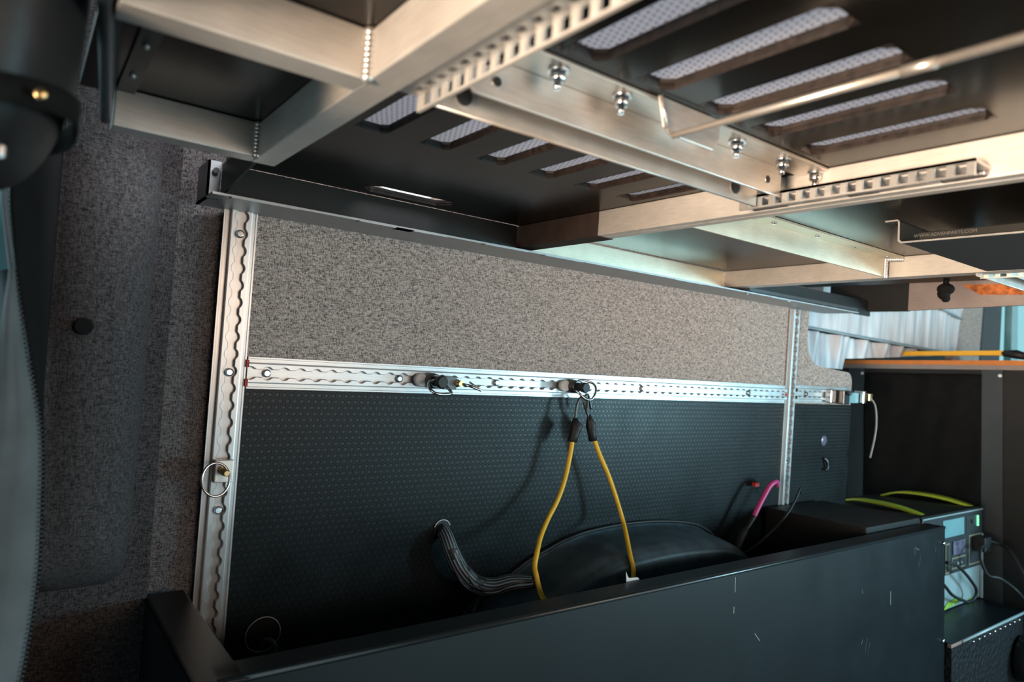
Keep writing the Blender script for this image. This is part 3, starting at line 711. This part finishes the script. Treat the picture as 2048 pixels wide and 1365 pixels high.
# ------------------------------------------------------------------ black storage box in front
o = thing('storage_box', (1.0, .72, -.9), 'large black scratched metal box side filling the bottom of the picture', 'storage box')
def fbox(m, *a): return m.box(*a, xf=fur)
m = MB(); fbox(m, .187, 1.905, .7200, .7235, -.95, -.3520)
m.build('front_panel', BLK, o, .003, 3)
m = MB(); fbox(m, .187, 1.905, .7215, .765, -.3560, -.3520)
m.build('top_flange', BLK, o, .001)
m = MB(); m.tube([fur((.187, .7230, -.3550)), fur((1.905, .7230, -.3550))], .0042, 10); m.build('folded_edge', BLE, o)
m = MB(); fbox(m, .163, .168, .716, 1.045, -.95, -.3520); m.build('end_panel', BLK, o, .001)
m = MB(); fbox(m, .163, .213, .716, 1.045, -.3560, -.3520); m.build('end_flange', BLK, o, .001)
m = MB(); m.tube([fur((.188, .7170, -.356)), fur((.188, .7170, -.95))], .005, 10); m.build('corner_post', BLK, o)
for z in (-.392, -.63):
    m = MB(); m.tube([fur((1.893, .7205, z)), fur((1.893, .7165, z)), fur((1.893, .7150, z))], [.0055, .0055, .0035], 12); m.build('screw', STL, o)
for (x1_, z1_, x2_, z2_) in ((1.0455, -.3620, 1.044, -.388), (1.0430, -.413, 1.042, -.424), (1.1050, -.470, 1.121, -.486), (1.62, -.47, 1.625, -.50)):
    m = MB(); fbox(m, min(x1_, x2_)-.0004, min(x1_, x2_)+.0004, .7196, .7201, min(z1_, z2_), max(z1_, z2_)) if abs(x1_-x2_) < .01 else m.prism([fur((x1_, .7197, z1_)), fur((x1_+.001, .7197, z1_)), fur((x2_+.001, .7197, z2_)), fur((x2_, .7197, z2_))], (0, .0005, 0))
    m.build('scratch', WST, o)

# ------------------------------------------------------------------ power station and its shelf
o = thing('power_station', (2.3100, 0.9900, -0.6820), 'portable power station with lime green handles and lit charge lights behind the black box', 'power station')
m = MB(); m.box(2.0900, 2.5135, 0.8525, 1.1220, -0.6600, -0.3795, xf=fur2); m.build('case', SIL, o, 0.0066, 3)
m = MB(); m.box(2.0845, 2.5190, 0.8470, 1.1330, -0.3795, -0.3724, xf=fur2); m.build('lid', BLKD, o, 0.0033)
m = MB(); m.box(2.0889, 2.5157, 0.8476, 0.8531, -0.5555, -0.3806, xf=fur2); m.build('front_panel', DGR, o, 0.0022)
m = MB(); m.box(2.0889, 2.5157, 0.8459, 0.8483, -0.3822, -0.3784, xf=fur2); m.build('top_trim', SIL, o)
m = MB(); m.box(2.5102, 2.5179, 0.8448, 0.8536, -0.6600, -0.4565, xf=fur2); m.build('corner_trim', SIL, o, 0.0022)
m = MB(); m.box(2.2220, 2.3705, 0.8454, 0.8476, -0.4455, -0.3938, xf=fur2); m.build('display', CYA, o, 0.0011)
m = MB(); m.box(2.3925, 2.4882, 0.8454, 0.8476, -0.4455, -0.3916, xf=fur2); bp = m.build('button_plate', DGR, o, 0.0011)
for k in range(4):
    m = MB(); m.ball(fur2((2.4684, 0.8448, -0.4004-0.0083*k)), 0.0046, 8); m.build('charge_light', LED, bp)
m = MB(); m.tube([fur2((2.4255, 0.8454, -0.4125)), fur2((2.4255, 0.8426, -0.4125))], 0.0066, 12); m.build('button', RUB, bp)
for (a_, b_, c_, d_) in ((2.2825, 2.3815, -0.5423, -0.5082), (2.4068, 2.5025, -0.5445, -0.4532), (2.2385, 2.2660, -0.5500, -0.4620)):
    m = MB(); m.box(a_, b_, 0.8454, 0.8470, c_, d_, xf=fur2); po = m.build('port_outline', TAN, o)
    m = MB(); m.box(a_+0.0044, b_-0.0044, 0.8443, 0.8459, c_+0.0044, d_-0.0044, xf=fur2); m.build('port_plate', DGR, po)
m = MB(); m.box(2.2880, 2.3760, 0.8443, 0.8461, -0.5005, -0.4598, xf=fur2); m.build('small_screen', SCR, o)
for x in (2.3155, 2.3430):
    m = MB(); m.ball(fur2((x, 0.8432, -0.5258)), 0.0044, 8); m.build('usb_port', SIL, o)
m = MB(); m.box(2.4255, 2.4750, 0.8085, 0.8448, -0.5005, -0.4565, xf=fur2); m.build('plug', RUB, o, 0.0033)
m = MB(); m.prism([fur2((2.2330, 0.8508, -0.6567)), fur2((2.2660, 0.8508, -0.6380)), fur2((2.3320, 0.8508, -0.6314)), fur2((2.3650, 0.8508, -0.6358)), fur2((2.3430, 0.8508, -0.6468))], (0, -0.0011, 0)); m.build('green_logo', LIG, o)
m = MB(); m.box(2.4200, 2.4585, 0.8498, 0.8525, -0.6578, -0.6490, xf=fur2); m.build('green_mark', LIG, o)
def handle(x0_, x1_, arch_h, w):
    pts = smoothpts([fur2((x0_, 1.1055, -0.3707)), fur2(((x0_*3+x1_)/4, 1.0560, -0.3630+arch_h*0.6600)), fur2(((x0_+x1_)/2, 0.9900, -0.3652+arch_h)), fur2(((x0_+x1_*3)/4, 0.9240, -0.3674+arch_h*0.6600)), fur2((x1_, 0.8635, -0.3729))], 6)
    N = len(pts)
    def f(u, v):
        i = min(int(round(u*(N-1))), N-1); p = pts[i]
        ww = w*(0.3850+0.7150*math.sin(math.pi*u)**0.6600) if 0 < u < 1 else w*0.3850
        return p+Vector(((v-0.5500)*ww, 0, 0))
    return MB().grid(f, N-1, 2).solid(0.0055)
handle(2.1285, 2.1395, 0.0100, 0.0450).build('handle', LIM, o)
handle(2.4035, 2.4900, 0.0160, 0.0620).build('handle', LIM, o)
tag(MB().box(1.62, 1.895, .775, 1.040, -.70, -.3400, xf=fur).build('battery_box', BLKD, None, .003), 'plain black box between the wheel arch and the power station', 'box')
o = thing('equipment_shelf', (2.2880, 0.8800, -0.9900), 'patterned metal box with pale edged lid under the power station', 'box')
m = MB(); m.box(1.9800, 2.5135, 0.7304, 1.1440, -0.6699, -0.6622, xf=fur2); m.build('lid', BLK, o, 0.0011)
m = MB(); m.tube([fur2((2.0405, 0.7293, -0.6661)), fur2((2.5135, 0.7293, -0.6661))], 0.0039, 8); m.build('lid_edge', SIL, o)
m = MB(); m.box(1.9745, 2.0383, 0.7288, 0.7392, -0.6721, -0.6633, xf=fur2); m.build('copper_corner', BEI, o, 0.0011)
m = MB(); m.box(1.9910, 2.5058, 0.7348, 1.1330, -1.3200, -0.6705, xf=fur2); m.build('body', DIA, o)
for k in range(10):
    m = MB(); m.ball(fur2((2.1230+0.0374*k, 0.7332, -0.6831)), 0.0039, 8); m.build('rivet', STL, o)
m = MB(); m.tube([fur2((2.4600, 0.7260, -0.7920)), fur2((2.4600, 0.6820, -0.7920)), fur2((2.4600, 0.6710, -0.7920))], [0.0660, 0.0660, 0.0550], 24); m.build('speaker_ring', RUB, o)
cb = [('short black cable looping down the front of the power station', [(2.1835, 0.8162, -0.5049), (2.2330, 0.8085, -0.5170), (2.2924, 0.8085, -0.5456), (2.3540, 0.8085, -0.5830), (2.3870, 0.8085, -0.6105), (2.3848, 0.8118, -0.6358), (2.3430, 0.8140, -0.6413)]),
      ('black cable emerging from behind the black panel at the lower front of the power station', [(2.1230, 0.8162, -0.5390), (2.1747, 0.8140, -0.5698), (2.2220, 0.8140, -0.5995), (2.2660, 0.8118, -0.6182), (2.3408, 0.8118, -0.6413)]),
      ('black cable dropping from the plug and trailing away to the right', [(2.4475, 0.8085, -0.4840), (2.380, .800, -.478), (2.355, .790, -.509), (2.382, .780, -.5545), (2.420, .760, -.5653), (2.483, .740, -.600), (2.490, .700, -.640)]),
      ('black cable arching to the right from the side of the power station', [(2.46, .825, -.468), (2.500, .790, -.480), (2.456, .750, -.4875), (2.415, .700, -.535), (2.42, .660, -.60)])]
for lb, pts in cb:
    tag(MB().tube(smoothpts(pts, 6), 0.0046, 10).build('power_cable', RUB), lb, 'cable', 'black cables of the power station')
# magenta jacketed cable and thin black cord at the battery box
o = thing('magenta_cable', (1.53, 1.0, -.44), 'cable with magenta jacket bending over the corner of the black box', 'cable')
MB().tube(smoothpts([(1.622, 1.010, -.292), (1.612, 1.005, -.281), (1.592, 1.0, -.279), (1.572, 1.0, -.288), (1.5532, 1.0, -.308), (1.533, 1.0, -.332), (1.512, 1.0, -.360)], 6), .0062, 12).build('jacket', MAG, o)
MB().tube(smoothpts([(1.512, 1.0, -.360), (1.49, 1.0, -.382), (1.465, 1.0, -.404), (1.44, .995, -.44), (1.42, .99, -.48)], 5), [.0065]*8+[.011]*9+[.009]*4, 12).build('connector', RUB, o)
MB().box(1.563, 1.580, 1.035, 1.045, -.296, -.286).build('red_cap', RED, o)
tag(MB().tube(smoothpts([(1.665, .97, -.305), (1.655, .965, -.288), (1.640, .96, -.298), (1.6232, .96, -.322), (1.5785, .96, -.362), (1.4975, .96, -.405), (1.43, .965, -.433), (1.3911, .97, -.445)], 6), .0030, 8).build('thin_black_cord', RUB), 'thin black cord curving down from the corner of the plain black box', 'cord')
tag(MB().ball((1.915, 1.053, -.185), .016, 12, (1, .15, 1)).build('vent_plug', SCR), 'small shiny round cap on the rubber wall right of the far upright track', 'cap')
tag(MB().tube(smoothpts([(1.915, 1.05, -.235), (1.925, 1.045, -.245), (1.93, 1.045, -.262), (1.918, 1.045, -.27)], 4), .004, 8).build('wall_hook', STD), 'small dark hook on the rubber wall below the shiny cap', 'hook')

# ------------------------------------------------------------------ forward cabinet with orange strips
o = thing('forward_cabinet', (2.6070, 0.8800, -1.3200), 'black cabinet with cloth front and orange strip along its top, at the far right', 'cabinet')
m = MB(); m.box(2.5872, 3.0250, 0.4620, 1.355, -1.3860, 0.0850, xf=fur2); m.build('body', BLKD, o, 0.0022)
m = MB(); m.box(2.5828, 2.5883, 0.4620, 1.355, 0.0660, 0.0810, xf=fur2); m.build('top_band', BRN, o)
m = MB(); m.box(2.5795, 2.5872, 0.4620, 1.362, 0.0810, 0.0965, xf=fur2); m.build('orange_strip', ORS, o)
for y in (1.2628, 0.8195):
    m = MB(); m.box(2.5817, 2.5883, y-0.0044, y+0.0550, -1.3200, 0.0660, xf=fur2); m.build('post', DGR, o)
    m = MB(); m.tube([fur2((2.5812, y+0.0022, 0.0465)), fur2((2.5784, y+0.0022, 0.0465))], 0.0055, 10); m.build('screw', WHT, o)
def clf(u, v):
    y = 1.2540-u*0.3795; z = 0.0500-v*0.5060
    return fur2((2.5784-0.0066*math.sin(u*9+v*3)-0.0088*math.sin(math.pi*u)*math.sin(math.pi*min(1, v*1.7600))-0.0033*math.sin(u*23+v*7), y, z))
MB().grid(clf, 40, 30).solid(0.0022).build('cloth_front', CLO, o)
o = thing('orange_bar', (2.6620, 1.0450, 0.0715), 'orange bar with black end grips lying on top of the far cabinet', 'bar')
m = MB(); m.box(2.6532, 2.6664, 0.8360, 1.2760, 0.1170, 0.1340, xf=fur2); m.build('bar', ORG, o, 0.0022)
m = MB(); m.tube([fur2((2.6620, 1.3475, 0.1080)), fur2((2.6620, 1.3200, 0.1180)), fur2((2.6620, 1.2650, 0.1250))], [0.0088, 0.0121, 0.0110], 12); m.tube([fur2((2.6620, 0.8415, 0.1250)), fur2((2.6620, 0.8030, 0.1210)), fur2((2.6620, 0.7700, 0.1120))], [0.0099, 0.0154, 0.0110], 12); m.build('end_grip', RUB, o)

# ------------------------------------------------------------------ curtain over the side window, post, seal
def curtain_f(x0_, x1_, z0f, z1f, y_, amp):
    def f(u, v):
        x = x0_+(x1_-x0_)*u
        z = z0f(u)+(z1f(u)-z0f(u))*v
        return Vector((x+.02*(v-.5), y_-amp*(.55*math.sin(u*58+1.2*math.sin(u*9))+.3*math.sin(u*131+2*v)+.25*math.sin(u*23))*(.5+.5*v), z))
    return f
seam = lambda u: .149-.024*u
o = thing('window_curtain', (2.4, 1.13, -.03), 'pleated silver curtain with slanting seam over the side window at the right', 'curtain')
MB().grid(curtain_f(1.72, 3.02, seam, lambda u: .46, 1.125, .010), 240, 12).build('upper_curtain', CUR, o)
MB().grid(curtain_f(1.72, 3.02, lambda u: (-.03 if u < .27 else .0305) if 1.72+1.245*u < 2.205 else .0650+(1.72+1.245*u-2.205)*.076, seam, 1.172, .026), 240, 8).build('lower_curtain', CUR, o)
MB().tube([Vector((1.72+1.245*u, 1.115, seam(u))) for u in [k/30 for k in range(31)]], .0045, 8).build('seam_cord', SEA, o)
MB().tube([(2.70, 1.112, .300), (2.985, 1.112, .266)], .004, 8).build('top_seam', SEA, o)
struct(MB().hexa([(2.90, 1.122, -.1), (3.20, 1.122, -.1), (3.20, 1.16, -.1), (2.90, 1.16, -.1)], [(3.05, 1.122, .46), (3.235, 1.122, .46), (3.235, 1.16, .46), (3.05, 1.16, .46)]).build('trim_5', FAB, None, .012, 3), 'fabric covered window post beside the curtain')
struct(MB().hexa([(3.20, 1.12, -.1), (3.43, 1.12, -.1), (3.43, 1.18, -.1), (3.20, 1.18, -.1)], [(3.22, 1.12, .46), (3.42, 1.12, .46), (3.42, 1.18, .46), (3.22, 1.18, .46)]).build('trim_6', DKG, None, .01, 3), 'dark door seal beside the fabric covered post')
struct(MB().hexa([(3.82, 1.20, -.1), (3.92, 1.20, -.1), (3.92, 1.23, -.1), (3.82, 1.23, -.1)], [(3.78, 1.20, .46), (3.85, 1.20, .46), (3.85, 1.23, .46), (3.78, 1.23, .46)]).build('trim_7', CYA), 'narrow window divider at the right edge')

# ------------------------------------------------------------------ left edge: bag, zipped curtain, rear door
o = thing('rolled_bag', (-.03, .54, .072), 'big dark leatherette bag hanging in the upper left corner', 'bag')
bc = Vector((-.062, .54, .235)); br = Vector((.082, .085, .158))
def bagf(u, v):
    a = 2*math.pi*u; ph = math.pi*(v-.5)
    cc = lambda t, e: math.copysign(abs(math.cos(t))**e, math.cos(t)); ss = lambda t, e: math.copysign(abs(math.sin(t))**e, math.sin(t))
    w = 1+.03*math.sin(5*a+3*v)
    return bc+Vector((br.x*cc(ph, .55)*cc(a, .7)*w, br.y*cc(ph, .55)*ss(a, .7)*w, br.z*ss(ph, .75)))
MB().grid(bagf, 48, 36, True, True).build('body', LEA, o)
def band(zc, tilt, r, mat, nm_):
    pts = []
    for k in range(48):
        a = 2*math.pi*k/48
        pts.append(bc+Vector((.084*math.copysign(abs(math.cos(a))**.7, math.cos(a)), .087*math.copysign(abs(math.sin(a))**.7, math.sin(a)), zc-bc.z+tilt*math.cos(a))))
    m = MB(); m.grid(lambda u, v: pts[int(round(u*48)) % 48]+Vector((0, 0, (v-.5)*r)), 48, 1, True, True).solid(.002)
    m.build(nm_, mat, o)
band(.120, .012, .016, CLO, 'strap')
MB().box(-.034, -.0125, .449, .456, .084, .094).build('buckle', STL, o, .003)
MB().ball((.000, .460, .126), .0035, 10, (1, .5, 1)).build('rivet', BRS, o)

o = thing('zipped_curtain', (.02, .75, -.9), 'dark curtain with a long zip and grey lining at the left edge', 'curtain')
zp = smoothpts([(-.020, .75, .20), (-.0175, .75, .125), (-.0150, .75, .0925), (-.0060, .75, .0357), (.0085, .75, -.0353), (.0195, .75, -.085), (.0240, .75, -.117), (.0268, .75, -.1629), (.0290, .75, -.2317), (.0255, .75, -.2946), (.0215, .75, -.335), (.010, .75, -.42), (-.01, .75, -.55), (-.03, .75, -.8)], 8)
N = len(zp)
def flapR(u, v):
    p = zp[min(int(round(u*(N-1))), N-1)]
    return Vector((p.x+.002+v*(.024-p.x), .752+.16*v*v+.012*math.sin(v*7+p.z*5)*v, p.z))
dfl = MB().grid(flapR, N-1, 10).solid(.002).build('dark_flap', CLO, o)
def flapL(u, v):
    p = zp[min(int(round(u*(N-1))), N-1)]
    w = min(.035, max(0.0005, (.045-p.z)*.16)) if p.z < .045 else .0005
    fold = .004*math.sin(v*6+p.z*14)+.002*math.sin(v*17)
    return Vector((p.x-.002-v*w*1.6, .750-.010*math.sin(math.pi*v)+fold*v, p.z))
MB().grid(flapL, N-1, 10).solid(.002).build('grey_lining', GFL, o)
tz = MB(); d = 0; last = zp[0]
for i in range(1, N):
    seg = (zp[i]-zp[i-1]).length; st = 0
    while d < seg:
        p = zp[i-1].lerp(zp[i], d/seg); tz.ball((p.x, .7455, p.z), .0013, 6, (1.3, .8, .8)); d += .0042
    d -= seg
tz.build('zip_teeth', STD, dfl)['kind'] = 'stuff'
o = thing('rear_door', (-.05, .93, -.3), 'pale teal rear door metal glimpsed past the zip at the left edge', 'door')
MB().box(-.12, .012, .935, .945, -.040, .30).build('door_skin', CYA, o)
MB().box(-.12, .012, .930, .950, -.9, -.0405).build('lower_trim', DGR, o)
MB().prism([(.000, .925, .13), (-.006, .925, .13), (-.028, .925, -.25), (-.020, .925, -.25)], (0, .01, 0)).build('door_flange', SIL, o)
MB().tube([(-.0175, .934, -.035+.008), (-.0175, .931, -.035+.008)], .0035, 12).build('screw', STL, o)
hp = [Vector((-.030+.020*math.sin(k/40*1.9+.6), .905, .052-.085*k/40)) for k in range(41)]
o = tag(MB().tube(hp, [.011+(.0022 if k % 2 else 0) for k in range(41)], 16).build('ribbed_hose', HOS), 'short ribbed grey wiring hose at the left edge of the rear door', 'hose')
tag(MB().tube([(.058, .915, -.002), (.058, .9105, -.002), (.058, .9095, -.002)], [.010, .010, .008], 20).build('trim_button', CLO), 'round black trim clip on the padded corner pillar', 'clip')

for ob in list(bpy.data.objects):
    if 'o_' in ob: del ob['o_']
